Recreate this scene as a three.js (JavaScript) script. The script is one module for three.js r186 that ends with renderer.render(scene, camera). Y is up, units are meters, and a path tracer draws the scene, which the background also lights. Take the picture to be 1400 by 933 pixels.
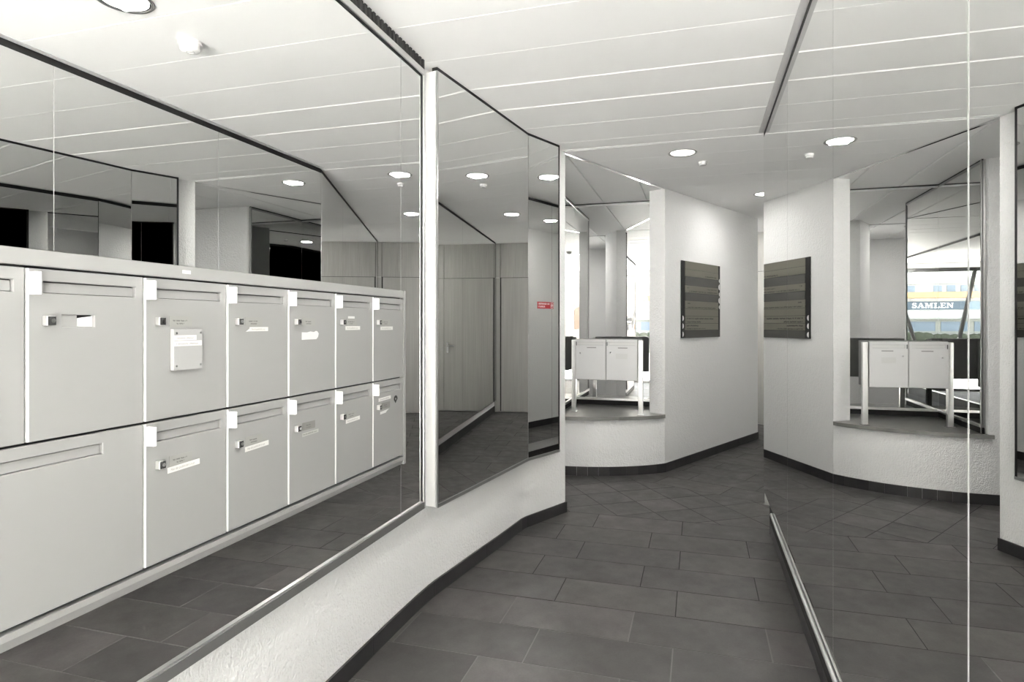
import * as THREE from 'three';
import { RoundedBoxGeometry } from 'three/addons/geometries/RoundedBoxGeometry.js';
import { RectAreaLightUniformsLib } from 'three/addons/lights/RectAreaLightUniformsLib.js';
import { mergeGeometries } from 'three/addons/utils/BufferGeometryUtils.js';

// ------------------------------------------------------------------ camera, sky, exposure
// plan coordinates: u to the right across the corridor, v along the corridor, h height above the floor
const V = (u, h, v) => new THREE.Vector3(u, h, -v);
RectAreaLightUniformsLib.init();
const scene = new THREE.Scene();
const TH = THREE.MathUtils.degToRad(16.66);
const camera = new THREE.PerspectiveCamera(2 * Math.atan(933 / 2 / 849) * 180 / Math.PI, 1400 / 933, 0.05, 400);
camera.position.copy(V(0, 1.4, 0));
camera.lookAt(V(-Math.sin(TH), 1.4, Math.cos(TH)));
camera.setViewOffset(1400, 933, 0, 23.3, 1400, 933);
const renderer = new THREE.WebGLRenderer();
renderer.toneMapping = THREE.LinearToneMapping;
renderer.toneMappingExposure = 30.5;
renderer.outputColorSpace = THREE.SRGBColorSpace;
renderer.shadowMap.enabled = true;
scene.background = new THREE.Color().setRGB(0.94, 0.97, 1.0);      // an even, bright overcast sky
scene.backgroundIntensity = 0.17;
const sun = new THREE.DirectionalLight(new THREE.Color().setRGB(1, 0.99, 0.965), 7.0);   // from the right, over the roofs: it lights the square before the entrance and never enters the glass
sun.position.copy(V(60, 48, 2)); sun.target.position.copy(V(0, 0, 0)); sun.castShadow = true; sun.shadow.radius = 2; sun.shadow.mapSize.set(2048, 2048);
Object.assign(sun.shadow.camera, { left: -70, right: 70, top: 70, bottom: -70, near: 1, far: 200 }); sun.name = 'sun'; sun.target.name = 'sun_target'; scene.add(sun, sun.target);
const LAMP_CD = 0.15;         // candela of one ceiling lamp, straight down
const LAMP_GLOW = 0.3;

// ------------------------------------------------------------------ helpers
let seed = 7;
const rnd = () => { seed = (seed * 1664525 + 1013904223) % 4294967296; return seed / 4294967296; };
const used = {};
function numbered(n) { if (!(n in used)) { used[n] = 0; return n; } used[n]++; return n + '_' + String(used[n]).padStart(3, '0'); }
const shadow = (m) => { m.castShadow = true; m.receiveShadow = true; return m; };
function thing(name, label, category, group) {
  const o = new THREE.Group(); o.name = numbered(name); scene.add(o);
  o.userData = { label, category }; if (group) o.userData.group = group; return o;
}
function struct(name) { const o = new THREE.Group(); o.name = name; o.userData = { kind: 'structure' }; scene.add(o); return o; }
function part(name, geo, mat, parent, label) {
  const g = Array.isArray(geo) ? (geo.length > 1 ? mergeGeometries(geo.map((x) => (x.index ? x.toNonIndexed() : x))) : geo[0]) : geo;
  const m = shadow(new THREE.Mesh(g, mat)); m.name = name; if (label) m.userData.label = label; parent.add(m); return m;
}
function solo(name, geo, mat, label, category, group) {
  const m = part(numbered(name), geo, mat, scene, label); m.userData.category = category; if (group) m.userData.group = group; return m;
}
// place a group at (u,h,v): its x axis runs along plan direction (du,dv), y up, z out towards the right of... the viewer facing it
function place(o, u, h, v, du = 1, dv = 0) {
  const l = Math.hypot(du, dv); o.position.copy(V(u, h, v)); o.rotation.set(0, Math.atan2(dv / l, du / l), 0); return o;
}
const area2 = (p) => p.reduce((s, a, i) => { const b = p[(i + 1) % p.length]; return s + a[0] * b[1] - b[0] * a[1]; }, 0);
// upright prism over a plan polygon, uv in metres
function prism(poly, h0, h1, off = [0, 0]) {
  let P = area2(poly) < 0 ? poly.slice().reverse() : poly;
  const pos = [], uv = []; let run = 0;
  const tri = (a, b, c, ua, ub, uc) => { pos.push(...a, ...b, ...c); uv.push(...ua, ...ub, ...uc); };
  for (let i = 0; i < P.length; i++) {
    const a = P[i], b = P[(i + 1) % P.length], L = Math.hypot(b[0] - a[0], b[1] - a[1]);
    const A0 = [a[0], h0, -a[1]], A1 = [a[0], h1, -a[1]], B0 = [b[0], h0, -b[1]], B1 = [b[0], h1, -b[1]];
    tri(A0, B0, B1, [run, h0], [run + L, h0], [run + L, h1]); tri(A0, B1, A1, [run, h0], [run + L, h1], [run, h1]); run += L;
  }
  const faces = THREE.ShapeUtils.triangulateShape(P.map((p) => new THREE.Vector2(p[0], p[1])), []);
  for (const [i, j, k] of faces) {
    const a = P[i], b = P[j], c = P[k], U = (p) => [p[0] + off[0], p[1] + off[1]];
    tri([a[0], h1, -a[1]], [b[0], h1, -b[1]], [c[0], h1, -c[1]], U(a), U(b), U(c));
    tri([a[0], h0, -a[1]], [c[0], h0, -c[1]], [b[0], h0, -b[1]], U(a), U(c), U(b));
  }
  const g = new THREE.BufferGeometry();
  g.setAttribute('position', new THREE.Float32BufferAttribute(pos, 3)); g.setAttribute('uv', new THREE.Float32BufferAttribute(uv, 2));
  g.computeVertexNormals(); return g;
}
const rect = (u0, v0, u1, v1) => [[u0, v0], [u1, v0], [u1, v1], [u0, v1]];
function clip(poly, conv) {                                           // Sutherland-Hodgman against a convex polygon
  const C = area2(conv) < 0 ? conv.slice().reverse() : conv; let out = poly;
  for (let i = 0; i < C.length && out.length; i++) {
    const a = C[i], b = C[(i + 1) % C.length], side = (p) => (b[0] - a[0]) * (p[1] - a[1]) - (b[1] - a[1]) * (p[0] - a[0]);
    const res = [];
    for (let j = 0; j < out.length; j++) {
      const p = out[j], q = out[(j + 1) % out.length], sp = side(p), sq = side(q);
      if (sp >= 0) res.push(p);
      if (sp * sq < 0) { const t = sp / (sp - sq); res.push([p[0] + (q[0] - p[0]) * t, p[1] + (q[1] - p[1]) * t]); }
    }
    out = res;
  }
  return Math.abs(area2(out.length > 2 ? out : [[0, 0], [0, 0], [0, 0]])) > 6e-4 ? out : null;
}
const bx = (w, h, d, x = 0, y = 0, z = 0) => new THREE.BoxGeometry(w, h, d).translate(x, y, z);
const rbx = (w, h, d, r, x = 0, y = 0, z = 0) => new RoundedBoxGeometry(w, h, d, 2, r).translate(x, y, z);
// profile (out, height) swept along local x
function sweep(profile, x0, x1) {
  const s = new THREE.Shape(profile.map((p) => new THREE.Vector2(-p[0], p[1])));
  const g = new THREE.ExtrudeGeometry(s, { depth: x1 - x0, bevelEnabled: false });
  return g.rotateY(Math.PI / 2).translate(x0, 0, 0);
}
function plate(w, h, depth, holes = [], bevel = 0.0012) {               // sheet w x h, lower left at 0,0, front face at z = 0
  const s = new THREE.Shape(); const b = bevel;
  s.moveTo(b, b); s.lineTo(w - b, b); s.lineTo(w - b, h - b); s.lineTo(b, h - b); s.closePath();
  for (const [x0, y0, x1, y1] of holes) { const k = new THREE.Path(); k.moveTo(x0 - b, y0 - b); k.lineTo(x0 - b, y1 + b); k.lineTo(x1 + b, y1 + b); k.lineTo(x1 + b, y0 - b); k.closePath(); s.holes.push(k); }
  return new THREE.ExtrudeGeometry(s, { depth: depth - 2 * b, bevelEnabled: b > 0, bevelThickness: b, bevelSize: b, bevelSegments: 1 }).translate(0, 0, -depth + b);
}
const tube = (pts, r, n = 8) => new THREE.TubeGeometry(new THREE.CatmullRomCurve3(pts), 24, r, n);

// ------------------------------------------------------------------ textures
function noiseTile(n, cells, s) {                                       // tileable value noise, one octave
  let sd = s; const R = () => { sd = (sd * 1664525 + 1013904223) % 4294967296; return sd / 4294967296; };
  const g = new Float32Array(cells[0] * cells[1]).map(R), out = new Float32Array(n * n);
  const sm = (t) => t * t * (3 - 2 * t);
  for (let y = 0; y < n; y++) for (let x = 0; x < n; x++) {
    const fx = x / n * cells[0], fy = y / n * cells[1], i = Math.floor(fx), j = Math.floor(fy), tx = sm(fx - i), ty = sm(fy - j);
    const G = (a, b) => g[(b % cells[1]) * cells[0] + (a % cells[0])];
    out[y * n + x] = (G(i, j) * (1 - tx) + G(i + 1, j) * tx) * (1 - ty) + (G(i, j + 1) * (1 - tx) + G(i + 1, j + 1) * tx) * ty;
  }
  return out;
}
function mixTex(n, octaves, f, srgb) {
  const L = octaves.map(([cx, cy, s]) => noiseTile(n, [cx, cy], s)), d = new Uint8Array(n * n * 4);
  for (let i = 0; i < n * n; i++) { let v = 0; octaves.forEach((o, k) => { v += o[3] * (L[k][i] - 0.5); }); const c = f(v, i); for (let k = 0; k < 3; k++) d[i * 4 + k] = Math.max(0, Math.min(255, c[k])); d[i * 4 + 3] = 255; }
  const t = new THREE.DataTexture(d, n, n); t.wrapS = t.wrapT = THREE.RepeatWrapping; t.magFilter = THREE.LinearFilter; t.minFilter = THREE.LinearFilter;
  if (srgb) t.colorSpace = THREE.SRGBColorSpace; t.needsUpdate = true; return t;
}
const grey = (v) => [v, v, v];
const plasterBump = mixTex(1024, [[64, 48, 11, 1.0], [128, 90, 12, 0.8], [28, 20, 13, 0.6], [260, 200, 14, 0.3]], (v) => { const t = Math.tanh(v * 1.6); return grey(128 + 110 * t); });
plasterBump.repeat.set(1 / 0.5, 1 / 0.5);
const stoneCol = (base, amp, s) => { const t = mixTex(512, [[4, 4, s, 1.0], [10, 9, s + 1, 0.7], [30, 26, s + 2, 0.4], [180, 170, s + 3, 0.35]], (v) => { const k = 1 + amp * v; return [base[0] * k, base[1] * k, base[2] * k]; }, true); t.repeat.set(1 / 0.9, 1 / 0.9); return t; };
const stoneRough = mixTex(512, [[6, 6, 41, 1], [18, 16, 42, 0.8], [90, 90, 43, 0.5]], (v) => grey(255 * (0.40 + 0.1 * v)));
stoneRough.repeat.set(1 / 0.7, 1 / 0.7);
const brushed = mixTex(512, [[3, 180, 51, 1], [6, 400, 52, 0.8]], (v) => grey(255 * (0.36 + 0.16 * v)));
const panelGrain = mixTex(512, [[90, 3, 61, 1], [200, 6, 62, 0.7], [8, 2, 63, 0.6]], (v) => { const k = 1 + 0.07 * v; return [196 * k, 195 * k, 190 * k]; }, true);
panelGrain.repeat.set(1 / 0.8, 1 / 0.8);
const ceilGrain = mixTex(512, [[6, 90, 71, 1], [12, 220, 72, 0.6], [3, 8, 73, 0.8]], (v) => grey(255 * (0.62 + 0.14 * v)));
ceilGrain.repeat.set(1 / 1.2, 1 / 1.2);

// ------------------------------------------------------------------ materials
const std = (c, r = 0.6, m = 0, x = {}) => new THREE.MeshPhysicalMaterial({ color: new THREE.Color().setRGB(...c), roughness: r, metalness: m, ...x });
const M = {
  plaster: std([0.84, 0.84, 0.835], 0.85, 0, { bumpMap: plasterBump, bumpScale: 0.004 }),
  smooth: std([0.80, 0.80, 0.79], 0.7),
  ceiling: std([0.81, 0.81, 0.805], 1, 0, { roughnessMap: ceilGrain }),
  slab: std([0.5, 0.5, 0.5], 0.9),
  grout: std([0.17, 0.167, 0.162], 0.9),
  groutShade: std([0.03, 0.029, 0.028], 0.9),  // same grout, with the shade of the far joints in its colour
  mirror: std([0.94, 0.945, 0.94], 0.0, 1),
  mirrorDim: std([0.87, 0.875, 0.865], 0.0, 1),
  edge: std([0.70, 0.73, 0.72], 0.12, 1),
  joint: std([0.55, 0.55, 0.55], 0.6),
  alu: std([0.46, 0.46, 0.455], 0.42, 0.9),
  aluDark: std([0.22, 0.22, 0.22], 0.5, 0.6),
  aluLight: std([0.72, 0.72, 0.71], 0.3, 0.9),
  chrome: std([0.85, 0.85, 0.85], 0.12, 1),
  black: std([0.012, 0.012, 0.012], 0.6),
  dark: std([0.03, 0.03, 0.03], 0.7),
  box: std([0.285, 0.285, 0.28], 0.5),
  boxFlap: std([0.30, 0.30, 0.295], 0.45),
  boxTrim: std([0.29, 0.29, 0.285], 0.5),
  white: std([0.86, 0.86, 0.85], 0.5),
  whiteBox: std([0.66, 0.66, 0.66], 0.35),
  sticker: std([0.66, 0.66, 0.65], 0.5),
  plateGrey: std([0.36, 0.36, 0.35], 0.4, 0.2),
  acrylic: std([0.36, 0.36, 0.355], 0.15),
  steel: std([0.62, 0.62, 0.61], 1, 0.95, { roughnessMap: brushed }),
  stone: std([1, 1, 1], 0.28, 0, { map: stoneCol([128, 128, 125], 0.14, 91) }),
  panel: std([0.74, 0.74, 0.74], 0.38, 0, { map: panelGrain, clearcoat: 0.25, clearcoatRoughness: 0.35 }),
  glass: std([1, 1, 1], 0, 0, { transmission: 1, thickness: 0, ior: 1.5 }),
  frosted: std([0.74, 0.80, 0.80], 0.75, 0, { transmission: 0.6, thickness: 0 }),
  red: std([0.50, 0.022, 0.025], 0.45),
  pave: std([0.55, 0.54, 0.52], 0.9),
  soffit: std([0.80, 0.80, 0.80], 0.7),
};
const tileTones = [[75, 73, 72], [79, 77, 75], [72, 70, 69], [83, 80, 79]].map((b, i) => std([1, 1, 1], 1, 0, { map: stoneCol(b, 0.20, 100 + 10 * i), roughnessMap: stoneRough, specularIntensity: 0.8 }));
const skirtTones = [[53, 52, 53], [58, 57, 57], [49, 48, 49]].map((b, i) => std([1, 1, 1], 0.4, 0, { map: stoneCol(b, 0.16, 150 + 10 * i) }));
function canvasTex(w, h, draw) {
  const c = document.createElement('canvas'); c.width = w; c.height = h; draw(c.getContext('2d'), w, h);
  const t = new THREE.CanvasTexture(c); t.colorSpace = THREE.SRGBColorSpace; return t;
}
const H = 2.683;                                                        // ceiling height

// ------------------------------------------------------------------ plan of the room (measured)
const UL = -1.274, UR = 0.422;
const E = [0.422, 4.458], F = [2.16, 8.553];                            // angled right-hand mirror runs from E to F
const A = [-0.298, 6.037], W2 = [0.701, 8.116];                         // the wall with the board
const T = [0.391, 0.921], N = [0.921, -0.391];                          // along and across the rear hall
const B1 = [-1.245, 2.86], B2 = [-1.09, 4.02], B3 = [-0.95, 4.368];     // angled left-hand mirrors
const CE = [-0.948, 4.55];                                              // end of the left wall
const VF = 6.58, UM = -1.27;                                            // niche mirror and niche window
const add = (p, d, k) => [p[0] + d[0] * k, p[1] + d[1] * k];
const smoothPath = (pts, n) => new THREE.CatmullRomCurve3(pts.map((p) => new THREE.Vector3(p[0], p[1], 0)), false, 'centripetal').getSpacedPoints(n).map((p) => [p.x, p.y]);
const dedupe = (P) => P.filter((p, i) => !i || Math.hypot(p[0] - P[i - 1][0], p[1] - P[i - 1][1]) > 1e-4);
const offsetPath = (Q, d) => dedupe(Q).map((p, i, P) => { const a = P[Math.max(0, i - 1)], b = P[Math.min(P.length - 1, i + 1)], l = Math.hypot(b[0] - a[0], b[1] - a[1]) || 1; return [p[0] - (b[1] - a[1]) / l * d, p[1] + (b[0] - a[0]) / l * d]; });   // to the left

// ------------------------------------------------------------------ walls
const leftCurve = smoothPath([[-1.32, 2.5], [-1.315, 2.78], [-1.305, 2.95], [-1.28, 3.12], [-1.248, 3.36], [-1.2, 3.68], [-1.152, 4.06]], 24);
const leftFace = [[-1.32, -0.4], ...leftCurve, [-1.135, 4.12], CE];
const leftBack = [[-1.07, 4.60], [-1.28, 4.16], ...leftCurve.slice().reverse().map((p) => [p[0] - 0.13, p[1]]), [-1.45, -0.4]];
{
  const w = struct('wall_left');
  const cutV = 2.775, below = leftFace.filter((p) => p[1] <= cutV), above = leftFace.filter((p) => p[1] > cutV);
  const backA = leftBack.filter((p) => p[1] <= cutV), backB = leftBack.filter((p) => p[1] > cutV);
  const f0 = [-1.3152, cutV], b0 = [-1.4452, cutV];
  part('wall_segment', prism([...below, f0, b0, ...backA], 0, 2.634), M.plaster, w);
  part('wall_segment', prism([f0, ...above, ...backB, b0], 0, H), M.plaster, w);
  part('slot_backing', prism(rect(-1.62, -0.4, -1.43, 2.44), 2.55, H), M.black, w, 'black recess above the framed mirror');
}
{
  const w = struct('wall_right');
  part('wall_segment', prism([[0.472, -0.4], [0.472, 4.445], [0.62, 4.42], [0.62, -0.4]], 0, H), M.smooth, w);
  const n = 0.05, a = add(E, N, n), b = add(add(F, T, 0.2), N, n);
  part('wall_segment', prism([a, b, add(b, N, 0.14), add(a, N, 0.16)], 0, H), M.plaster, w);
}
const lowCurve = smoothPath([[-1.6, 5.655], [-1.43, 5.655], [-1.17, 5.66], [-0.99, 5.685], [-0.79, 5.74], [-0.6, 5.82], [-0.43, 5.925], [-0.33, 6.005]], 26);
{
  const w = struct('wall_back');                                        // wall with the board, and its jamb towards the niche
  const L = [-0.157, 0.075];
  part('wall_segment', prism([A, W2, [W2[0] + L[0], W2[1] + L[1]], [-0.447, 6.127]], 0, H), M.plaster, w);
  const n = struct('wall_niche');
  part('low_wall', prism([[-2.25, 5.655], ...lowCurve, A, [-0.40, 6.75], [-2.25, 6.75]], 0, 0.515), M.plaster, n);
  part('side_wall', prism([[-2.25, 5.655], [-1.34, 5.655], [-1.312, 5.66], [-1.298, 5.68], [-1.293, 5.72], [-1.293, 5.79], [-2.25, 5.79]], 0.5, H), M.plaster, n);
  part('rear_wall', prism(rect(-1.5, VF + 0.02, -0.2, VF + 0.2), 0, H), M.smooth, n);
  part('mirror_wall', prism(rect(-1.5, 5.75, UM - 0.022, VF + 0.02), 0.5, H), M.smooth, n);
  part('pocket_wall', prism(rect(-2.35, 2.45, -2.2, 5.79), 0, H), M.plaster, n);
  part('pocket_wall', prism(rect(-2.35, 2.45, -1.43, 2.58), 0, H), M.plaster, n);
}
// end of the hall: panel wall across, and the recess behind the board wall
const EP = (s) => add([2.2, 8.72], N, -s);                              // s metres to the left of the right-hand corner
{
  const w = struct('wall_end');
  part('wall_segment', prism([EP(-0.5), EP(3.3), add(EP(3.3), T, 0.15), add(EP(-0.5), T, 0.15)], 0, H), M.smooth, w);
  part('recess_wall', prism([[0.544, 8.19], [-0.55, 8.66], [-0.6, 8.54], [0.49, 8.07]], 0, H), M.plaster, w);
  part('recess_wall', prism([[-0.5, 8.6], [-0.9, 9.8], [-1.05, 9.75], [-0.65, 8.55]], 0, H), M.plaster, w);
  part('joint_backing', prism([EP(0.01), EP(3.2), add(EP(3.2), T, -0.004), add(EP(0.01), T, -0.004)], 0.01, H - 0.01), M.dark, w, 'dark open joints between the panels');
  const cuts = [-0.12, 0.02, 0.845, 1.35, 1.85, 2.35, 2.85];
  for (let i = 0; i < cuts.length - 1; i++) {
    const a = cuts[i] + 0.0035, b = cuts[i + 1] - 0.0035, q = (s, o) => add(EP(s), T, -o);
    part('panel', prism([q(a, 0.018), q(b, 0.018), q(b, 0.005), q(a, 0.005)], 2.138, H - 0.006), M.panel, w);
    if (i !== 1) part('panel', prism([q(a, 0.018), q(b, 0.018), q(b, 0.005), q(a, 0.005)], 0.008, 2.131), M.panel, w);
  }
  const d = struct('door_1');
  place(d, ...[EP(0.843)[0], 0, EP(0.843)[1]], ...N);
  part('door_leaf', rbx(0.806, 2.12, 0.03, 0.002, 0.405, 1.07, 0.012), M.panel, d);
  part('door_handle', [rbx(0.034, 0.17, 0.008, 0.003, 0.06, 1.02, 0.031), new THREE.CylinderGeometry(0.009, 0.009, 0.05, 12).rotateX(Math.PI / 2).translate(0.06, 1.05, 0.055), rbx(0.14, 0.022, 0.016, 0.006, 0.12, 1.05, 0.078)], M.chrome, d);
}
{
  const w = struct('wall_front');                                       // lobby behind the camera
  part('wall_segment', prism(rect(-2.75, -2.0, -2.6, -0.25), 0, H), M.smooth, w);
  part('wall_segment', prism(rect(1.8, -2.0, 1.95, -0.25), 0, H), M.smooth, w);
  part('wall_segment', prism(rect(-2.75, -0.4, -1.45, -0.25), 0, H), M.smooth, w);
  part('wall_segment', prism(rect(0.62, -0.4, 1.95, -0.25), 0, H), M.smooth, w);
  part('lintel', prism(rect(-2.75, -2.0, 1.95, -1.86), 2.58, 2.9), M.smooth, w);
  const e = struct('window_2');                                         // the glazed entrance
  const posts = [[-2.57, -2.57], [-1.64, -1.41], [-0.78, -1.28], [-0.48, 0.24], [0.37, 0.65], [1.77, 1.77]];      // plan position at the foot and at the head
  const quad = (a, b, c, d2, h0, h1, z, th) => { const q = new THREE.Shape([[a, h0], [b, h0], [d2, h1], [c, h1]].map((p) => new THREE.Vector2(...p))); return new THREE.ExtrudeGeometry(q, { depth: th, bevelEnabled: false }).translate(0, 0, z); };
  for (const [a, b] of posts) part('post', quad(a - 0.03, a + 0.03, b - 0.03, b + 0.03, 0.0, 2.52, 1.895, 0.07), M.alu, e);
  part('frame', bx(4.4, 0.08, 0.07, -0.4, 2.54, 1.93), M.alu, e); part('frame', bx(4.4, 0.05, 0.07, -0.4, 0.025, 1.93), M.alu, e);
  for (let k = 0; k < 5; k++) { part('pane', new THREE.ShapeGeometry(new THREE.Shape([[posts[k][0], 0.05], [posts[k + 1][0], 0.05], [posts[k + 1][1], 2.5], [posts[k][1], 2.5]].map((p) => new THREE.Vector2(...p)))).translate(0, 0, 1.93), M.glass, e); }
}

// ------------------------------------------------------------------ floor: three fields of tiles
{
  const f = struct('floor');
  part('grout_bed', prism(rect(-2.75, -2, 1.95, 3.066), -0.16, -0.0014), M.grout, f);
  part('grout_bed', prism([[-2.4, 3.067], [1.0, 3.067], [3.2, 8], [3.2, 10.2], [-1.2, 10.2], [-1.2, 7], [-2.4, 7]], -0.16, -0.0014), M.groutShade, f);  // far joints look shaded at a grazing view; that shade is in this colour
  const lay = (zones, dir, w, d, o, shift, gap = 0.0055) => {
    const c = [dir[0], dir[1]], n = [-dir[1], dir[0]];
    for (let j = -24; j < 24; j++) for (let i = -16; i < 16; i++) {
      const x0 = i * w + shift(j), y0 = j * d, q = [[x0 + gap / 2, y0 + gap / 2], [x0 + w - gap / 2, y0 + gap / 2], [x0 + w - gap / 2, y0 + d - gap / 2], [x0 + gap / 2, y0 + d - gap / 2]]
        .map(([x, y]) => [o[0] + x * c[0] + y * n[0], o[1] + x * c[1] + y * n[1]]);
      for (const z of zones) {
        const p = clip(q, z); if (!p) continue;
        part('floor_tile', prism(p, -0.011, -0.0004 * rnd(), [rnd() * 7, rnd() * 7]), tileTones[Math.floor(rnd() * 4)], f);
      }
    }
  };
  const VB = 4.558, d = 0.2985, rA = VB - 17 * d;
  const sh = (j) => ((j % 2 + 2) % 2 ? -0.695 : -0.887);
  // near field: long tiles across the corridor, row joints at 4.56, 4.26, ...
  const main = [[-1.316, rA], [0.47, rA], [0.47, VB - 0.002], [-0.94, VB - 0.002], [-1.145, 4.1], [-1.245, 3.35], [-1.285, 3.08], [-1.31, 2.8]];
  lay([main, rect(-2.6, -1.9, 1.8, rA)], [1, 0], 0.592, d, [0, VB - 17 * d], (j) => sh(j + 1));
  // middle field: square tiles laid on the diagonal
  const k0 = add([-0.45, 5.622], N, -0.7), k1 = add([-0.45, 5.622], N, 1.35);
  const mid = [[-2.2, VB + 0.002], [0.51, VB + 0.002], [0.795, 5.093], k0, [-2.2, 5.9]];
  lay([mid], [0.5446, -0.8387].map((x) => x), 0.298, 0.298, [-0.56, 4.56], () => 0);
  // rear field: long tiles across the hall
  const k2 = add(k0, T, 0.003), k3 = add(k1, T, 0.003);
  lay([[k2, k3, add(k3, T, 4.4), add(k2, T, 4.4)]], N, 0.592, d, [-0.45, 5.622], (j) => ((j % 2 + 2) % 2 ? 0.27 : 0.08));
  part('pocket_floor', prism(rect(-2.2, 2.58, -1.3, VB), -0.011, -0.001), tileTones[0], f);
}

// ------------------------------------------------------------------ skirting tiles
function skirting(name, face, len, hgt, th = 0.01) {
  const s = struct(name); let acc = [], run = 0, L = len[0], k = 0, start = face[0];
  const flush = () => { acc = dedupe(acc); if (acc.length < 2) return; const back = offsetPath(acc, th); part('skirting_tile', prism([...acc, ...back.reverse()], 0.001, hgt), skirtTones[Math.floor(rnd() * 3)], s); };
  acc = [face[0]];
  for (let i = 1; i < face.length; i++) {
    let a = acc[acc.length - 1], b = face[i], l = Math.hypot(b[0] - a[0], b[1] - a[1]);
    while (run + l > L) {
      const t = (L - run) / l, m = add(a, [b[0] - a[0], b[1] - a[1]], t), m1 = add(a, [b[0] - a[0], b[1] - a[1]], Math.max(0, t - 0.0015 / l));
      acc.push(m1); flush(); acc = [m]; a = m; l = Math.hypot(b[0] - a[0], b[1] - a[1]); run = 0; k++; L = len[Math.min(k, len.length - 1)];
    }
    acc.push(b); run += l;
  }
  flush(); return s;
}
const skl = leftFace.map((p) => p), sko = offsetPath(skl, -0.011);
skirting('baseboard_left', [[-1.31, -0.4], ...sko.slice(1, -1), [-0.932, 4.542]], [2.74, 0.595, 0.595, 0.58, 0.6], 0.077);
skirting('baseboard_back', [[-2.2, 5.644], ...offsetPath(lowCurve, -0.011), add(A, [0.0099, -0.0047], 1), add(W2, [0.0099, -0.0047], 1)], [0.83, 0.3, 0.1, 0.1, 0.1, 0.16, 0.115, 0.1, 0.1, 0.1, 0.1, 0.1, 0.1, 0.1, 0.1, 0.6], 0.083);
skirting('baseboard_right', [add(add(F, T, 0.2), N, 0.039), add(E, N, 0.039)], [0.6], 0.095);
skirting('baseboard_hall', [[0.461, 4.445], [0.461, -0.4]], [0.6], 0.08);

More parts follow.
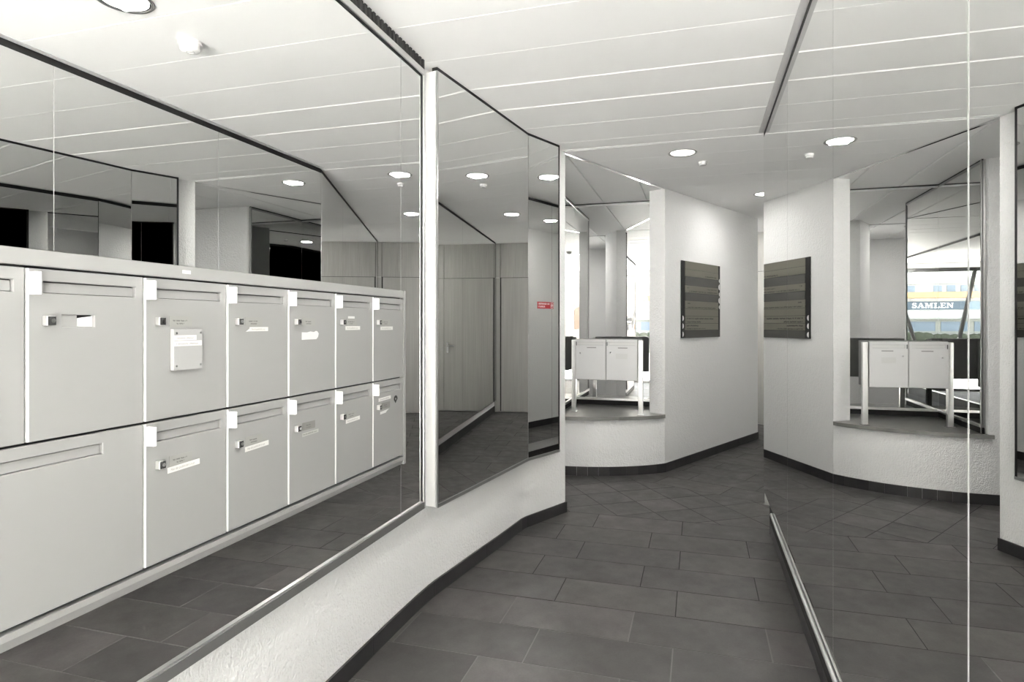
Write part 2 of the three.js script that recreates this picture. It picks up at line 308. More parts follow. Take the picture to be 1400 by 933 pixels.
// ------------------------------------------------------------------ ceiling of metal planks
{
  const c = struct('ceiling');
  part('slab', prism(rect(-2.75, -2.0, 3.2, 10.2), 2.72, 2.9), M.slab, c);
  const plank = (poly, ch = 0.003) => {                                 // a pan with chamfered lower edges
    const P = area2(poly) < 0 ? poly.slice().reverse() : poly, n = P.length;
    const inn = P.map((p, i) => { const a = P[(i + n - 1) % n], b = P[(i + 1) % n]; const e1 = [p[0] - a[0], p[1] - a[1]], e2 = [b[0] - p[0], b[1] - p[1]], l1 = Math.hypot(...e1) || 1, l2 = Math.hypot(...e2) || 1; const n1 = [-e1[1] / l1, e1[0] / l1], n2 = [-e2[1] / l2, e2[0] / l2]; const k = ch / Math.max(0.3, 1 + n1[0] * n2[0] + n1[1] * n2[1]); return [p[0] + (n1[0] + n2[0]) * k, p[1] + (n1[1] + n2[1]) * k]; });
    const pos = [], uv = []; const T3 = (a, b, d) => { for (const q of [a, b, d]) { pos.push(q[0], q[2], -q[1]); uv.push(q[0], q[1]); } };
    const lo = (p) => [p[0], p[1], H], md = (p) => [p[0], p[1], H + ch], hi = (p) => [p[0], p[1], H + 0.03];
    for (let i = 0; i < n; i++) { const j = (i + 1) % n; T3(lo(inn[i]), lo(inn[j]), md(P[j])); T3(lo(inn[i]), md(P[j]), md(P[i])); T3(md(P[i]), md(P[j]), hi(P[j])); T3(md(P[i]), hi(P[j]), hi(P[i])); }
    for (const [i, j, k] of THREE.ShapeUtils.triangulateShape(inn.map((p) => new THREE.Vector2(...p)), [])) T3(lo(inn[i]), lo(inn[k]), lo(inn[j]));
    const g = new THREE.BufferGeometry(); g.setAttribute('position', new THREE.Float32BufferAttribute(pos, 3)); g.setAttribute('uv', new THREE.Float32BufferAttribute(uv, 2)); g.computeVertexNormals(); return g;
  };
  const row = (zone, js, du, o) => { for (let i = 0; i < js.length - 1; i++) { const [a, ga] = js[i], [b, gb] = js[i + 1]; const q = du ? rect(-3, a + ga / 2, 3.2, b - gb / 2) : rect(a + ga / 2, 2, b - gb / 2, 11); const p = clip(q, zone); if (p) part('plank', plank(p, Math.max(0.001, Math.min(0.006, ga * 0.6))), M.ceiling, c); } };
  const near = [-1.9, -1.32, -0.945, -0.57, -0.195, 0.18, 0.556, 0.932, 1.308, 1.684, 2.06, 2.435, 2.80, 3.188, 3.55, 3.94, 4.315, 4.502].map((v) => [v, { 3.188: 0.010, 3.55: 0.009, 3.94: 0.0016 }[v] || 0.0022]);
  row(rect(-2.6, -1.9, 1.8, -0.33), near, true); row([[-1.39, -0.33], [0.6, -0.33], [0.6, 4.502], [-0.98, 4.502], [-1.2, 4.05], [-1.39, 2.9]], near, true);
  const far = []; for (let k = 0; k < 16; k++) far.push([4.512 + 0.376 * k, 0.0015]);
  row([CE, [0.6, 4.512], [2.7, 9.3], [1.40, 9.92]], far, true); row([[0.615, 8.1], [1.40, 9.92], [-1, 9.92], [-1, 8.1]], far, true);
  part('step_trim', prism([[-0.96, 4.497], [0.5, 4.497], [0.5, 4.517], [-0.96, 4.517]], H - 0.0025, H + 0.02), M.ceiling, c);
  for (const z of [[[-2.2, 4.152], [-1.131, 4.152], [-0.31, 6.03], [-0.31, 6.62], [-2.2, 6.62]], [[-2.2, 2.5], [-1.44, 2.5], [-1.3, 4.148], [-2.2, 4.148]]]) row(z, [[-2.2, 0.004], [-1.84, 0.006], [-1.395, 0.008], [-0.955, 0.008], [-0.505, 0.005], [0, 0.004]], false);
  const e = [A[0] - CE[0], A[1] - CE[1]], l = Math.hypot(...e), n = [-e[1] / l, e[0] / l];
  part('edge_trim', prism([add(CE, n, 0.002), add(A, n, 0.002), add(A, n, 0.026), add(CE, n, 0.026)], H - 0.007, H + 0.004), M.chrome, c, 'bright metal edge strip');
  part('cross_trim', prism(rect(-2.2, 4.14, -1.05, 4.165), H - 0.006, H + 0.004), M.alu, c);
}

// ------------------------------------------------------------------ the framed mirror on the left
{
  const t = thing('framed_mirror', 'large metal-framed wall mirror with the bank of grey mailboxes set into it', 'mirror');
  place(t, -1.32, 0, 0, 0, 1);                                          // local x = v, z = distance from the wall
  const x0 = -0.34, x1 = 2.765, y0 = 0.507, y1 = 2.632, f = 0.022, D = 0.052;
  part('backing', bx(x1 - x0 - 0.01, y1 - y0 - 0.01, 0.03, (x0 + x1) / 2, (y0 + y1) / 2, 0.016), M.dark, t);
  const gl = (a, b, c, d) => part('mirror_panel', bx(b - a, d - c, 0.006, (a + b) / 2, (c + d) / 2, 0.039), M.mirror, t);
  const a = y0 + 0.036, b = y1 - 0.034;
  gl(2.531, x1 - 0.022, a, b); gl(0.6, 2.5275, 1.551, b); gl(0.6, 2.5275, a, 0.769); gl(x0 + 0.025, 0.5985, a, b);
  part('joint_strip', bx(0.0032, b - a, 0.003, 2.5293, (a + b) / 2, 0.0385), M.joint, t);
  part('frame_rail', rbx(x1 - x0, 0.032, D, 0.0015, (x0 + x1) / 2, y0 + 0.016, D / 2 + 0.002), M.aluDark, t);
  part('glazing_bead', [bx(x1 - x0 - 0.04, 0.005, 0.008, (x0 + x1) / 2, y0 + 0.0345, 0.046)], M.aluLight, t, 'thin bright bead along the foot of the glass');
  part('frame_rail', rbx(x1 - x0, 0.030, D, 0.003, (x0 + x1) / 2, y1 - 0.015, D / 2 + 0.002), M.aluLight, t);
  part('frame_stile', rbx(0.016, y1 - y0, D, 0.003, x1 - 0.008, (y0 + y1) / 2, D / 2 + 0.002), M.aluLight, t);
  part('frame_stile', rbx(0.025, y1 - y0, D, 0.003, x0 + 0.012, (y0 + y1) / 2, D / 2 + 0.002), M.aluLight, t);
  part('seal', [bx(x1 - x0 - 0.04, 0.006, 0.005, (x0 + x1) / 2, y1 - 0.033, 0.0445), bx(0.005, b - a, 0.005, x1 - 0.0185, (a + b) / 2, 0.0445)], M.black, t, 'thin black seal');
}
{
  const t = thing('ventilation_grille', 'black slotted ventilation strip between the framed mirror and the ceiling', 'grille');
  place(t, -1.318, 2.634, 0, 0, 1);
  part('back_plate', bx(3.1, 0.048, 0.03, 1.22, 0.0245, 0.017), M.black, t);
  const ribs = []; for (let x = -0.3; x < 2.76; x += 0.034) ribs.push(bx(0.016, 0.047, 0.014, x, 0.0245, 0.039));
  part('rib', ribs, M.dark, t);
  part('base_tray', bx(3.1, 0.0015, 0.046, 1.22, 0.0008, 0.024), M.dark, t);
}

// ------------------------------------------------------------------ mailboxes in the left wall
const TOP = 1.513, MID = 1.163, BOT = 0.813, COL = (i) => 0.897 + 0.272 * i;
{
  const t = thing('mailbox_bank', 'light grey steel surround framing the thirteen wall mailboxes', 'mailbox bank');
  place(t, -1.32, 0, 0, 0, 1);
  part('top_rail', sweep([[0.033, TOP + 0.003], [0.055, TOP + 0.003], [0.0555, TOP + 0.006], [0.053, 1.549], [0.033, 1.55]], 0.60, 2.53).translate(0, 0, 0), M.boxTrim, t);
  part('bottom_rail', sweep([[0.033, 0.77], [0.044, 0.77], [0.0555, 0.792], [0.0555, 0.8055], [0.033, 0.8055]], 0.60, 2.53), M.boxTrim, t);
  part('side_rail', rbx(0.021, 1.55 - 0.77, 0.0125, 0.002, 2.5415, 1.16, 0.0495), M.boxTrim, t);
  part('side_rail', rbx(0.017, 1.55 - 0.77, 0.022, 0.002, 0.6085, 1.16, 0.045), M.boxTrim, t);
  part('back_plate', bx(1.915, 0.72, 0.0025, 1.576, 1.16, 0.0335), M.dark, t);
  part('paper_scrap', bx(0.028, 0.009, 0.0006, 1.295, 1.534, 0.0553).rotateX(0), M.sticker, t, 'small torn white paper scrap');
}
const scribble = (g, x, y, w, s, col) => { g.fillStyle = col; let p = x; while (p < x + w) { const k = s * (0.18 + 0.25 * rnd()); g.fillRect(p, y - s * (0.6 + 0.4 * rnd()) / 1.4, k, s * 0.65); p += k + s * 0.14 + (rnd() < 0.16 ? s * 0.5 : 0); } };
const plateTex = [0, 1, 2, 3].map((k) => canvasTex(256, 92, (g, w, h) => { g.fillStyle = k === 3 ? '#8d8d89' : '#a9a9a5'; g.fillRect(0, 0, w, h); scribble(g, 40 + 12 * k, 44, 150 - 20 * k, 17, '#5c5c5a'); scribble(g, 80, 70, 90, 16, '#62625f'); }));
const plateMats = plateTex.map((m) => std([0.72, 0.72, 0.72], 0.4, 0, { map: m }));
const stickTex = canvasTex(512, 72, (g, w, h) => { g.fillStyle = '#f4f3f0'; g.fillRect(0, 0, w, h); g.fillStyle = '#9a9a98'; g.font = 'italic 40px sans-serif'; g.fillText('Pas de publicité s.v.p.', 44, 50); });
const stickMat = std([0.72, 0.72, 0.72], 0.5, 0, { map: stickTex });
const printTex = canvasTex(512, 72, (g, w, h) => { g.fillStyle = '#cbcbc6'; g.fillRect(0, 0, w, h); g.fillStyle = '#70706c'; g.font = 'bold 42px sans-serif'; g.fillText('Pas de publicité s.v.p.', 20, 50); });
const printMat = std([0.69, 0.69, 0.69], 0.5, 0, { map: printTex });
const nameTex = canvasTex(512, 72, (g, w, h) => { g.fillStyle = '#f4f3f0'; g.fillRect(0, 0, w, h); scribble(g, 40, 48, 400, 26, '#a0a09d'); });
const nameMat = std([0.72, 0.72, 0.72], 0.5, 0, { map: nameTex });
const face = (w, h, x, y, z, mat, parent, name, rot = 0, label) => { const m = part(name, new THREE.PlaneGeometry(w, h), mat, parent, label); const b = new THREE.BoxGeometry(w, h, 0.0006); m.geometry = b; m.position.set(x, y, z + 0.0003); m.rotation.z = rot; return m; };

function mailbox(label, v0, h0, w, hgt, opt = {}) {
  const t = thing('mailbox', label, 'mailbox', 'grey mailboxes set in the left wall');
  place(t, -1.32 + 0.0545, h0, v0, 0, 1);                               // z = 0 is the door face
  const g = 0.0042, sl = opt.slot || [0.033, 0.2475], st = hgt - 0.0265, sb = hgt - 0.0505;
  const holes = [[sl[0], sb, sl[1], st]]; if (opt.open) holes.push([0.071, hgt - 0.119, 0.144, hgt - 0.094]);
  const door = part('door', plate(w - 2 * g, hgt - 2 * 0.002, 0.0125, holes.map(([a, b, c, d]) => [a - g, b - 0.002, c - g, d - 0.002])).translate(g, 0.002, 0), M.box, t);
  part('mail_flap', rbx(sl[1] - sl[0] - 0.002, st - sb - 0.003, 0.003, 0.001, (sl[0] + sl[1]) / 2, (st + sb) / 2 - 0.0005, -0.0085), M.boxFlap, door);
  part('edge_strip', bx(0.0034, hgt - 0.006, 0.0128, 0.0024, hgt / 2, -0.0063), M.white, door, 'white strip painted as the lit edge of the door');  // white strip puts the light on the door's left edge into colour
  part('body', bx(w - 0.02, hgt - 0.02, 0.008, w / 2, hgt / 2, -0.018), M.dark, t);
  if (!opt.noTab) part('pull_tab', rbx(0.0095, 0.046, 0.024, 0.0015, 0.0085, hgt - 0.032, 0.011), M.white, t, 'white pull tab at the end of the flap');
  if (opt.noTab) return t;
  const lk = part('lock', rbx(0.0185, 0.020, 0.014, 0.0015, 0.0395, hgt - 0.1065, 0.0068), M.aluLight, t);
  part('lock_face', bx(0.0165, 0.018, 0.001, 0.0395, hgt - 0.1065, 0.0142), M.dark, lk);
  part('key_barrel', new THREE.CylinderGeometry(0.0048, 0.0052, 0.003, 16).rotateX(Math.PI / 2).translate(0.0405, hgt - 0.106, 0.0158), M.chrome, lk);
  if (opt.open) {
    part('card_slot', bx(0.074, 0.026, 0.001, 0.1075, hgt - 0.1065, -0.0118), M.black, t);
    part('name_card', bx(0.034, 0.0245, 0.0012, 0.088, hgt - 0.1065, -0.0035), M.plateGrey, t, 'grey blank card slid to the left');
    const s = new THREE.Shape(); s.moveTo(0.104, hgt - 0.1185); s.lineTo(0.1435, hgt - 0.1185); s.lineTo(0.1435, hgt - 0.0958); s.lineTo(0.104, hgt - 0.1015); s.closePath();
    part('paper_slip', new THREE.ExtrudeGeometry(s, { depth: 0.0008, bevelEnabled: false }).translate(0, 0, -0.008), M.white, t, 'white paper slip tilted in the card slot');
  } else if (opt.plate !== undefined) face(0.073, 0.026, 0.1085, hgt - 0.1065, 0, plateMats[opt.plate], t, 'nameplate', opt.plate === 3 ? 0 : 0);
  if (opt.extra) opt.extra(t, hgt);
  return t;
}
const flat = (pts, mat, parent, name, label) => { const s = new THREE.Shape(pts.map((p) => new THREE.Vector2(...p))); part(name, new THREE.ExtrudeGeometry(s, { depth: 0.0006, bevelEnabled: false }), mat, parent, label); };
const up = TOP - MID - 0.0005, lo = MID - BOT - 0.001;
mailbox('grey mailbox at the left edge of the photo, topmost row, cut by the frame', COL(-1), MID + 0.0005, 0.272, up, {});
mailbox('grey mailbox with an open card slot showing a tilted white slip and a black gap', COL(0), MID + 0.0005, 0.272, up, { open: true });
mailbox('grey mailbox with a square plate carrying two white name strips screwed under its nameplate', COL(1), MID + 0.0005, 0.272, up, { plate: 0, extra: (t, h) => {
  const p = part('notice_plate', rbx(0.094, 0.104, 0.011, 0.0012, 0.122, h - 0.178, 0.0055), M.acrylic, t);
  for (const [x, y] of [[0.083, -0.136], [0.161, -0.136], [0.083, -0.219], [0.161, -0.219]]) part('screw', new THREE.CylinderGeometry(0.0028, 0.0028, 0.002, 12).rotateX(Math.PI / 2).translate(x, h + y, 0.0118), M.chrome, p);
  face(0.072, 0.0125, 0.112, h - 0.148, 0.011, nameMat, p, 'name_strip'); face(0.090, 0.0130, 0.121, h - 0.1625, 0.011, nameMat, p, 'name_strip');
} });
mailbox('grey upper mailbox whose white strip under the nameplate has a peeled left corner', COL(2), MID + 0.0005, 0.272, up, { plate: 1, extra: (t, h) => { face(0.082, 0.0125, 0.131, h - 0.1285, 0, stickMat, t, 'sticker'); flat([[0.074, h - 0.1355], [0.09, h - 0.1348], [0.09, h - 0.127]], M.sticker, t, 'sticker_corner'); } });
mailbox('grey mailbox with a torn blank white label well below its nameplate', COL(3), MID + 0.0005, 0.272, up, { plate: 2, extra: (t, h) => flat([[0.07, h - 0.166], [0.152, h - 0.1655], [0.162, h - 0.158], [0.166, h - 0.146], [0.158, h - 0.1385], [0.15, h - 0.137], [0.138, h - 0.141], [0.118, h - 0.1385], [0.1, h - 0.1415], [0.07, h - 0.141]], M.sticker, t, 'torn_label') });
mailbox('grey upper mailbox with white strips both above and below its nameplate', COL(4), MID + 0.0005, 0.272, up, { plate: 0, extra: (t, h) => { face(0.047, 0.0085, 0.107, h - 0.088, 0, M.sticker, t, 'label_strip'); face(0.105, 0.0145, 0.118, h - 0.1285, 0, stickMat, t, 'sticker'); } });
mailbox('grey mailbox at the far upper corner of the bank, beside the mirror strip', COL(5), MID + 0.0005, 0.272, up, { plate: 1, extra: (t, h) => face(0.108, 0.0145, 0.116, h - 0.131, 0, stickMat, t, 'sticker') });
mailbox('double-width grey parcel box in the lower row with only a mail flap', COL(-1), BOT, 0.544, lo, { noTab: true, slot: [0.14, 0.435] });
mailbox('grey lower mailbox directly right of the double-width parcel box, tilted white strip overlapping its nameplate', COL(1), BOT, 0.272, lo, { plate: 0, extra: (t, h) => face(0.104, 0.0145, 0.118, h - 0.1265, 0.0006, stickMat, t, 'sticker', 0.03) });
mailbox('grey lower mailbox second from the parcel box, white strip close under its nameplate', COL(2), BOT, 0.272, lo, { plate: 2, extra: (t, h) => face(0.104, 0.0145, 0.122, h - 0.1275, 0.0006, stickMat, t, 'sticker', 0.03) });
mailbox('grey lower mailbox with a dark nameplate and a line of dark print on the door', COL(3), BOT, 0.272, lo, { plate: 3, extra: (t, h) => face(0.092, 0.0115, 0.119, h - 0.133, -0.0002, printMat, t, 'printed_line', 0.02) });
mailbox('grey lower mailbox fourth from the parcel box, between dark nameplate box and diamond sticker box', COL(4), BOT, 0.272, lo, { plate: 1, extra: (t, h) => face(0.1, 0.0145, 0.118, h - 0.128, 0.0006, stickMat, t, 'sticker', 0.03) });
mailbox('grey mailbox at the far lower corner with a small black diamond sticker', COL(5), BOT, 0.272, lo, { plate: 3, extra: (t, h) => {
  face(0.106, 0.0135, 0.099, h - 0.0765, 0, nameMat, t, 'label_strip', 0.02); flat([[0.06, h - 0.139], [0.108, h - 0.137], [0.116, h - 0.131], [0.135, h - 0.1245], [0.06, h - 0.1285]], M.sticker, t, 'torn_sticker');
  const s = new THREE.Shape(); s.moveTo(0.196, h - 0.108); s.lineTo(0.181, h - 0.092); s.quadraticCurveTo(0.181, h - 0.076, 0.198, h - 0.074); s.quadraticCurveTo(0.214, h - 0.076, 0.214, h - 0.09); s.closePath();
  const k = new THREE.Path(); k.moveTo(0.197, h - 0.096); k.lineTo(0.205, h - 0.089); k.lineTo(0.198, h - 0.083); k.lineTo(0.191, h - 0.089); k.closePath(); s.holes.push(k);
  part('diamond_sticker', new THREE.ExtrudeGeometry(s, { depth: 0.0006, bevelEnabled: false }), M.black, t);
} });

// ------------------------------------------------------------------ angled mirrors on the left wall, end sign
{
  const t = thing('angled_mirror', 'two-part angled mirror on a white box at the bend of the left wall', 'mirror');
  const dir = (a, b) => { const l = Math.hypot(b[0] - a[0], b[1] - a[1]); return [(b[0] - a[0]) / l, (b[1] - a[1]) / l]; };
  const d1 = dir(B1, B2), d2 = dir(B2, B3), n1 = [-d1[1], d1[0]], n2 = [-d2[1], d2[0]];
  const back = [add(B3, n2, 0.055), add(B2, n2, 0.06), add(B2, n1, 0.06), [-1.312, 2.872]];
  part('box', prism([add(B1, n1, 0.009), add(add(B2, n1, 0.009), d1, 0.0005), add(B3, n2, 0.009), ...back], 0.484, 2.666), M.smooth, t, 'white box side');
  const strip = (a, b, n, h0, h1, th, mat, name, label) => part(name, prism([a, b, add(b, n, th), add(a, n, th)], h0, h1), mat, t, label);
  strip(add(B1, d1, 0.012), add(B2, d1, -0.003), n1, 0.50, 2.666, 0.007, M.mirrorDim, 'mirror_panel'); strip(add(B2, d2, 0.003), add(B3, d2, -0.017), n2, 0.50, 2.666, 0.007, M.mirrorDim, 'mirror_panel');
  strip(B1, add(B1, d1, 0.010), n1, 0.482, 2.666, 0.010, M.aluLight, 'edge_strip'); strip(add(B3, d2, -0.016), B3, n2, 0.482, 2.666, 0.012, M.black, 'edge_strip', 'black edge strip');
  strip(add(B1, n1, -0.004), add(B2, n1, -0.004), n1, 0.482, 0.500, 0.012, M.alu, 'bottom_rail'); strip(add(B2, n2, -0.004), add(B3, n2, -0.004), n2, 0.482, 0.500, 0.012, M.alu, 'bottom_rail');
  strip(B1, B2, n1, 2.666, 2.6825, 0.03, M.black, 'top_gap', 'black shadow gap under the ceiling'); strip(B2, B3, n2, 2.666, 2.6825, 0.03, M.black, 'top_gap', 'black shadow gap under the ceiling');
  const s = thing('no_smoking_sign', 'small red sign with white lettering stuck on the narrow angled mirror', 'sign');
  const sp = (k) => add(B2, d2, k); const o = add(sp(0.2), n2, -0.001);
  place(s, o[0], 1.53, o[1], ...d2);
  const tx = canvasTex(512, 176, (g, w, h) => { g.fillStyle = '#9c1f27'; g.fillRect(0, 0, w, h); g.fillStyle = '#f2e8e6'; g.font = 'bold 62px sans-serif'; g.fillText('DÉFENSE DE', 26, 74); g.fillText('FUMER', 26, 146); g.lineWidth = 10; g.strokeStyle = '#f2e8e6'; g.strokeRect(424, 22, 70, 132); g.beginPath(); g.arc(459, 88, 26, 0, 7); g.stroke(); g.beginPath(); g.moveTo(440, 108); g.lineTo(478, 68); g.stroke(); });
  part('sign_plate', bx(0.19, 0.047, 0.0015, 0, 0, 0.0008), std([1, 1, 1], 0.45, 0, { map: tx }), s);
}

// ------------------------------------------------------------------ mirrors on the right
{
  const t = thing('wall_mirror', 'floor-to-ceiling mirror wall on the right with a chrome rail along its foot', 'mirror');
  place(t, 0.472, 0, 0, 0, -1);                                         // local x = -v, z = distance from the wall
  part('backing', bx(4.79, 2.38, 0.036, -2.055, 1.47, 0.019), M.alu, t);
  const s = [-0.34, 0.12, 1.182, 2.238, 3.312, 4.457];
  for (let i = 0; i < 5; i++) { const g = i === 1 ? 0.004 : 0.0022, a = s[i] + (i === 2 ? 0.003 : 0.001), b = s[i + 1] - g; part('mirror_panel', bx(b - a, 2.645 - 0.287, 0.006, -(a + b) / 2, (2.645 + 0.287) / 2, 0.047), M.mirrorDim, t); }
  for (let i = 1; i < 5; i++) part('joint_strip', bx(i === 2 ? 0.0042 : 0.0024, 2.365, 0.004, -s[i] + (i === 2 ? 0.0012 : 0), 1.4695, 0.047), i === 2 ? M.joint : M.joint, t);
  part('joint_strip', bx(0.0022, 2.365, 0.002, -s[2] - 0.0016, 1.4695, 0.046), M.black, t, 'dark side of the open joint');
  part('top_gap', bx(4.79, 0.034, 0.046, -2.055, 2.6625, 0.026), M.black, t, 'black shadow gap under the ceiling');
  part('ceiling_angle', bx(4.79, 0.003, 0.032, -2.055, 2.6810, 0.066), M.joint, t, 'grey angle strip on the ceiling');
  part('bottom_trim', bx(4.79, 0.005, 0.046, -2.055, 0.2845, 0.025), M.alu, t);
  part('foot_rail', new THREE.CylinderGeometry(0.010, 0.010, 4.3, 20).rotateZ(Math.PI / 2).translate(-1.81, 0.270, 0.0545), M.aluLight, t, 'round chrome foot rail');
  part('recess_shade', bx(4.80, 0.20, 0.012, -2.06, 0.181, 0.007), M.dark, t, 'dark strip painted as the shaded recess under the glass');  // shade of the recessed wall put into a dark strip
}
{
  const t = thing('hall_mirror', 'mirror wall turning right into the rear hall, seen in reflections above a white base', 'mirror');
  place(t, ...[F[0], 0, F[1]], -T[0], -T[1]);                           // local x runs from the far end back to E
  const L = Math.hypot(F[0] - E[0], F[1] - E[1]), h0 = 0.2;
  part('backing', bx(L, 2.655 - h0, 0.036, L / 2, (2.655 + h0) / 2, -0.025), M.alu, t);
  for (let i = 0; i < 4; i++) part('mirror_panel', bx(L / 4 - 0.0025, 2.650 - h0, 0.006, L / 8 + i * L / 4, (2.650 + h0) / 2, -0.003), M.mirrorDim, t);
  part('top_gap', bx(L, 0.027, 0.04, L / 2, 2.6645, -0.021), M.black, t, 'black shadow gap under the ceiling');
  part('end_strip', bx(0.03, 2.47, 0.05, -0.016, 1.43, -0.024), M.black, t, 'black end strip');
  part('bottom_trim', bx(L, 0.006, 0.05, L / 2, h0 - 0.004, -0.024), M.alu, t);
}

// ------------------------------------------------------------------ niche: mirror, window, shelf, mailboxes on posts
const SH = 0.545;
const nicheMirror = (label, u, v, du, dv, x0, x1) => {
  const t = thing('niche_mirror', label, 'mirror'); place(t, u, SH, v, du, dv); const w = x1 - x0, c = (x0 + x1) / 2;
  part('mirror_panel', bx(w, H - SH - 0.105, 0.006, c, (H - SH + 0.045) / 2, -0.003), M.mirrorDim, t);
  part('bottom_rail', rbx(w, 0.026, 0.024, 0.003, c, 0.062, 0.0), M.aluLight, t);
  part('foot_gap', bx(w, 0.048, 0.02, c, 0.025, -0.008), M.dark, t, 'dark gap above the shelf');
  part('top_gap', bx(w, 0.012, 0.012, c, H - SH - 0.007, -0.004), M.black, t, 'black line under the ceiling');
  part('top_rail', bx(w, 0.018, 0.012, c, H - SH - 0.022, -0.002), M.alu, t); return t;
};
nicheMirror('tall mirror closing the rear of the white niche behind the two posted mailboxes', UM, VF, 1, 0, 0, 0.95);
part('edge_strip', bx(0.014, H - SH - 0.01, 0.03, 5.672, (H - SH) / 2, -0.008), M.alu, nicheMirror('tall mirror on the left side of the niche, cornering the rear mirror', UM, 0, 0, 1, 5.665, VF - 0.002));
{
  const front = offsetPath(lowCurve.filter((p) => p[0] > -1.36), -0.028);
  solo('stone_shelf', prism([[-1.34, 5.64], ...front, [A[0] + 0.005, A[1] - 0.012], A, [-0.447, 6.127], [-0.40, VF + 0.02], [-1.265, VF + 0.02], [-1.265, 5.70], [-1.33, 5.67]], SH - 0.032, SH), M.stone, 'grey stone shelf with a curved front edge topping the low white niche wall', 'shelf');
}
{
  const p0 = [-1.151, 5.952], p1 = [-0.511, 5.901], du = p1[0] - p0[0], dv = p1[1] - p0[1], L = Math.hypot(du, dv), dx = [du / L, dv / L];
  const st = thing('mailbox_stand', 'pair of square metal posts standing on the stone shelf and carrying two white mailboxes', 'stand');
  place(st, p0[0], SH, p0[1], du, dv);
  for (const x of [0, L]) { const po = part('post', rbx(0.042, 0.70, 0.042, 0.003, x, 0.352, 0), M.aluLight, st); part('foot_plate', rbx(0.062, 0.008, 0.062, 0.002, x, 0.0045, 0), M.chrome, po); }
  const w = (L - 0.044) / 2, h = 0.39;
  const mk = (label, x, ex) => {
    const t = thing('mailbox', label, 'mailbox', 'white mailboxes on posts in the niche'); const o = add(p0, dx, 0.022 + x);
    place(t, o[0], 0.866, o[1], du, dv);
    part('body', rbx(w - 0.003, h, 0.26, 0.004, w / 2, h / 2, -0.105), M.boxTrim, t, 'grey sheet steel body');
    const d = part('door', plate(w - 0.008, h - 0.008, 0.012, [[0.02, h - 0.062, w - 0.03, h - 0.034]]).translate(0.004, 0.004, 0.0385), M.whiteBox, t);
    part('mail_flap', bx(w - 0.052, 0.025, 0.003, w / 2 - 0.001, h - 0.044, 0.0305), M.sticker, d);
    part('flap_hinge', bx(0.006, 0.036, 0.006, 0.012, h - 0.045, 0.038), M.dark, d, 'dark hinge end');
    face(0.09, 0.009, w / 2 + 0.01, h - 0.082, 0.0386, M.boxFlap, d, 'nameplate'); ex(d); return t;
  };
  mk('left white mailbox of the two on posts, door plain below its flap', 0, (d) => part('lock', new THREE.CylinderGeometry(0.007, 0.007, 0.008, 14).rotateX(Math.PI / 2).translate(0.05, h - 0.135, 0.042), M.chrome, d));
  mk('right white mailbox of the two on posts, with a worn grey label under its flap', w, (d) => { face(0.11, 0.05, w / 2 + 0.0, h - 0.16, 0.0386, std([0.62, 0.62, 0.61], 0.6), d, 'worn_label', -0.02); part('lock', new THREE.CylinderGeometry(0.007, 0.007, 0.008, 14).rotateX(Math.PI / 2).translate(0.045, h - 0.125, 0.042), M.chrome, d); });
}

// ------------------------------------------------------------------ the board on the white wall
{
  const S1 = [-0.163, 6.318], S2 = [0.157, 7.0], l = Math.hypot(0.999, 2.079), dx = [0.999 / l, 2.079 / l];
  const k0 = 0.312, k1 = 1.19, Wd = k1 - k0, o = add(A, dx, k0), Hb = 0.765;
  const t = thing('directory_board', 'black-edged tenant directory board with bronze and dark name rows on the white wall', 'sign');
  place(t, o[0], 1.261, o[1], ...dx);
  part('back_board', rbx(Wd, Hb, 0.014, 0.002, Wd / 2, Hb / 2, 0.0075), M.black, t);
  const rows = [[0, 0.105, 'l', 0], [0.105, 0.2, 'l', 1], [0.2, 0.315, 'd', 0], [0.315, 0.41, 'l', 2], [0.41, 0.515, 'd', 0], [0.515, 0.62, 'l', 3], [0.62, 0.715, 'l', 0], [0.715, 0.81, 'l', 4], [0.81, 0.9, 'l', 5], [0.9, 1, 'd', 0]];
  for (const [a, b, kind, txt] of rows) {
    const tex = canvasTex(512, 64, (g, w, h) => {
      g.fillStyle = kind === 'd' ? '#666663' : '#807e74'; g.fillRect(0, 0, w, h); const c = '#2a2a25';
      if (txt === 1) scribble(g, 300, 52, 180, 15, c);
      if (txt === 2) { scribble(g, 30, 24, 34, 13, c); scribble(g, 330, 26, 150, 13, c); scribble(g, 60, 54, 430, 15, c); }
      if (txt === 3) { scribble(g, 36, 24, 34, 13, c); scribble(g, 30, 56, 430, 12, c); }
      if (txt === 4) { scribble(g, 24, 26, 400, 17, c); scribble(g, 24, 56, 210, 15, c); }
      if (txt === 5) { scribble(g, 24, 26, 170, 17, c); scribble(g, 24, 54, 280, 12, c); }
    });
    part('name_row', bx(Wd - 0.115, Hb * (b - a) - 0.003, 0.004, Wd / 2 + 0.004, Hb * (1 - (a + b) / 2), 0.0165), std([1, 1, 1], kind === 'd' ? 0.22 : 0.4, 0.35, { map: tex }), t);
  }
  const mark = (x, y, r, s) => new THREE.CircleGeometry(r, 14, s > 0 ? -Math.PI / 2 : Math.PI / 2, Math.PI).translate(x, y, 0.0155);
  for (const y of [0.255, 0.155, 0.05]) part('white_mark', mark(0.012, Hb * y, 0.026, 1), M.white, t);
  for (const [y, r] of [[0.79, 0.02], [0.7, 0.03], [0.6, 0.02], [0.51, 0.03], [0.42, 0.02]]) part('white_mark', mark(Wd - 0.012, Hb * y, r, -1), M.white, t);
}

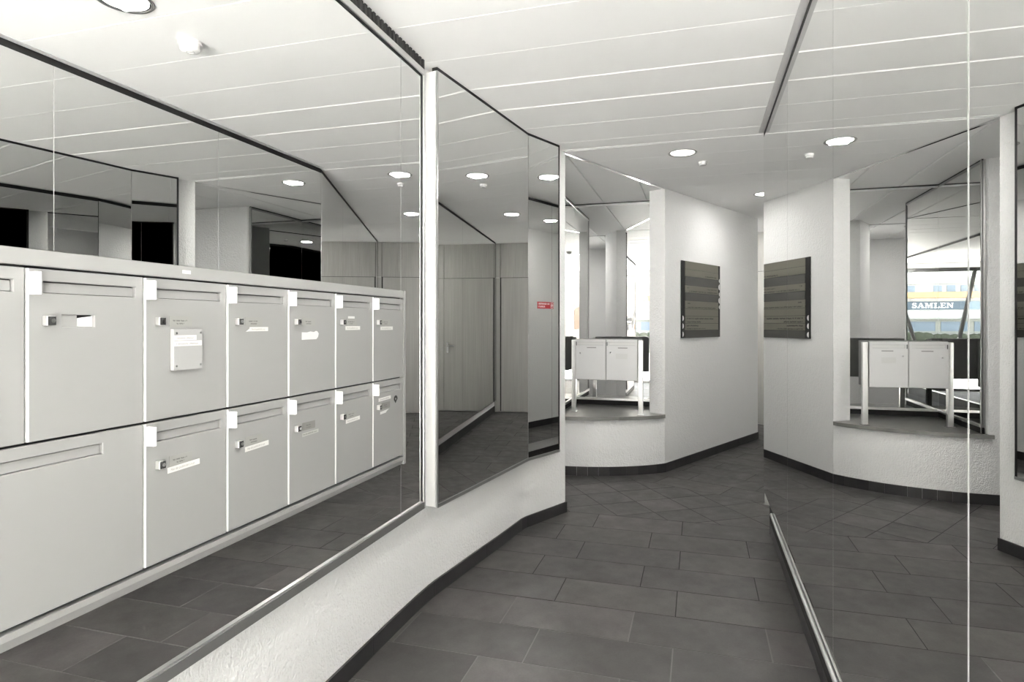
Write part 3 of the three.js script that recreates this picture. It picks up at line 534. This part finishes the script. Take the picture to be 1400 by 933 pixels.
// ------------------------------------------------------------------ lamps and detectors
function downlight(u, v, label, power = 1) {
  const t = thing('ceiling_lamp', label, 'lamp', 'round recessed ceiling lamps'); t.position.copy(V(u, H, v));
  part('trim_ring', new THREE.LatheGeometry([[0.099, 0.002], [0.106, -0.002], [0.103, -0.006], [0.094, -0.005], [0.090, 0.002]].map((p) => new THREE.Vector2(...p)), 40), M.alu, t);
  part('lamp_reflector', new THREE.LatheGeometry([[0.092, -0.003], [0.089, -0.001], [0.0, -0.0005]].map((p) => new THREE.Vector2(...p)), 40), M.chrome, t);
  const g = part('lamp_diffuser', new THREE.LatheGeometry([[0.0, -0.0065], [0.06, -0.0055], [0.086, -0.002]].map((p) => new THREE.Vector2(...p)), 40), new THREE.MeshStandardMaterial({ color: 0xffffff, emissive: 0xfffaf2, emissiveIntensity: LAMP_GLOW, roughness: 0.5 }), t, 'bright lamp glass');
  const s = new THREE.RectAreaLight(new THREE.Color().setRGB(1, 0.98, 0.95), power * LAMP_CD / 0.0144, 0.12, 0.12);
  s.position.set(0, -0.009, 0); s.rotation.x = -Math.PI / 2; s.name = 'lamp_light'; t.add(s);
  return t;
}
downlight(-0.11, 4.822, 'round ceiling lamp just beyond the ceiling step, above the diagonal tiles', 0.9);
downlight(0.631, 6.575, 'round ceiling lamp deeper in the rear hall, half hidden by the mirror end', 0.6);
downlight(-0.383, 1.913, 'round ceiling lamp in the near corridor, seen only in the framed mirror top');
downlight(-1.85, 3.9, 'added unseen ceiling lamp brightening the pocket behind the bend of the left wall');  // added lamp with no visible source, brightens the pocket
downlight(0.15, 8.85, 'added unseen ceiling lamp lighting the hall end from the recess behind the board wall', 1.3);  // added lamp, hidden round the corner, brightens the end of the hall
downlight(-0.383, -0.95, 'round ceiling lamp over the entrance lobby behind the camera');
function detector(u, v, label, sc) {
  const t = thing('smoke_detector', label, 'smoke detector'); t.position.copy(V(u, H, v));
  part('base', new THREE.CylinderGeometry(0.05 * sc, 0.052 * sc, 0.014, 32).translate(0, -0.007, 0), M.white, t);
  part('head', new THREE.LatheGeometry([[0.043, -0.014], [0.044, -0.032], [0.038, -0.042], [0.018, -0.045], [0.0, -0.045]].map((p) => new THREE.Vector2(p[0] * sc, p[1] * (sc > 0.8 ? 1 : 0.7))), 32), sc > 0.8 ? M.white : M.joint, t);  // smaller head coloured grey to carry its dimmer light
  if (sc > 0.8) part('sensor_ring', new THREE.TorusGeometry(0.017, 0.002, 8, 24).rotateX(Math.PI / 2).translate(0, -0.0455, 0), M.whiteBox, t);
}
detector(-0.344, 2.287, 'white smoke detector with a ringed cap in the near corridor ceiling', 1);
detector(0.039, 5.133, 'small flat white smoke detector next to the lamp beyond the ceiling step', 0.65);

// ------------------------------------------------------------------ outside: the square before the entrance, seen only through mirrors
part('pavement_slab', prism(rect(-90, -90, 60, 40), -0.4, -0.17), M.pave, struct('pavement'));
solo('shade_block', prism(rect(16, -80, 36, -20), -0.17, 30), std([0.6, 0.58, 0.55], 0.8), 'unseen tall block added to shade the far buildings across the square', 'building');  // added out of view to keep the sun off the facing buildings
{
  const F0 = -45, k = 0.0594, hh = (y) => 1.4 + (443.2 - y) * k;        // facade line and heights
  const slabs = (t) => (name, u0, u1, h0, h1, d, mat, label) => part(name, prism(rect(u0, F0 - 0.05, u1, F0 + d), h0, h1), mat, t, label);
  const white = std([0.62, 0.63, 0.63], 0.8), tan = std([0.52, 0.33, 0.18], 0.8), blue = std([0.25, 0.33, 0.42], 0.3), g2 = std([0.36, 0.39, 0.37], 0.7);
  const t = thing('street_building', 'pale building across the square with a tan balcony band and a lettered shop sign', 'building'), p = slabs(t);
  part('wall', prism(rect(-30, F0 - 12, 1, F0), -0.17, 15), white, t);
  p('cornice', -30, 1, hh(389), hh(380), 0.6, g2, 'grey cornice'); p('balcony_front', -30, 1, hh(408), hh(400), 0.8, tan, 'tan balcony front');
  for (let u = -28; u < 0; u += 0.95) if (Math.floor(u / 0.95) % 5) p('window', u, u + 0.6, hh(399.5), hh(390.5), 0.06, blue);
  p('sign_band', -20.5, -9, hh(423.5), hh(412.5), 0.3, std([0.20, 0.27, 0.33], 0.6), 'blue grey sign band');
  p('awning', -30, 1, hh(436.5), hh(434.5), 1.4, g2, 'grey awning edge'); p('shop_front', -30, 1, hh(456), hh(437), 0.1, std([0.45, 0.47, 0.43], 0.5), 'grey green shop front');
  for (let u = -28; u < 0; u += 2.3) p('window', u, u + 1.9, hh(453), hh(440), 0.16, blue);
  const tx = canvasTex(1024, 160, (g, w, h) => { g.fillStyle = '#556572'; g.fillRect(0, 0, w, h); g.fillStyle = '#ffffff'; g.font = 'bold 150px serif'; g.fillText('SAMLEN', 150, 132); });
  const b = new THREE.Group(); b.name = 'sign_board'; place(b, -14.1, hh(418), F0 + 0.32, -1, 0); t.add(b);
  part('sign_face', bx(4.6, 0.62, 0.02), std([1, 1, 1], 0.6, 0, { map: tx }), b, 'white lettering on blue grey');
  const bush = []; for (let u = -24; u < -4; u += 0.6) bush.push(new THREE.IcosahedronGeometry(0.5 + 0.2 * rnd(), 1).scale(1, 0.85, 0.8).translate(u + 0.3 * rnd(), 0.2, -(F0 + 2.2)));
  solo('clipped_hedge', bush, std([0.05, 0.06, 0.04], 0.9), 'dark clipped hedge before the lettered shop across the square', 'hedge').userData.kind = 'stuff';
  const t2 = thing('beige_house', 'beige stone house across the square with a round-headed window', 'building'), q = slabs(t2), beige = std([0.62, 0.56, 0.48], 0.8);
  part('wall', prism(rect(1.2, F0 - 12, 15, F0), -0.17, 18), beige, t2);
  q('string_course', 1.2, 15, hh(413), hh(410), 0.4, std([0.5, 0.44, 0.36], 0.8)); q('cornice', 1.2, 15, hh(386), hh(380), 0.7, g2);
  for (const u of [2.6, 5.4, 8.2, 11]) { const s = new THREE.Shape(); s.moveTo(-0.5, 0); s.lineTo(0.5, 0); s.lineTo(0.5, 1.6); s.absarc(0, 1.6, 0.5, 0, Math.PI); s.closePath(); part('arched_window', new THREE.ExtrudeGeometry(s, { depth: 0.1, bevelEnabled: false }).rotateY(Math.PI).translate(u, 0.9, -F0), std([0.3, 0.2, 0.14], 0.6), t2); }
}

renderer.render(scene, camera);
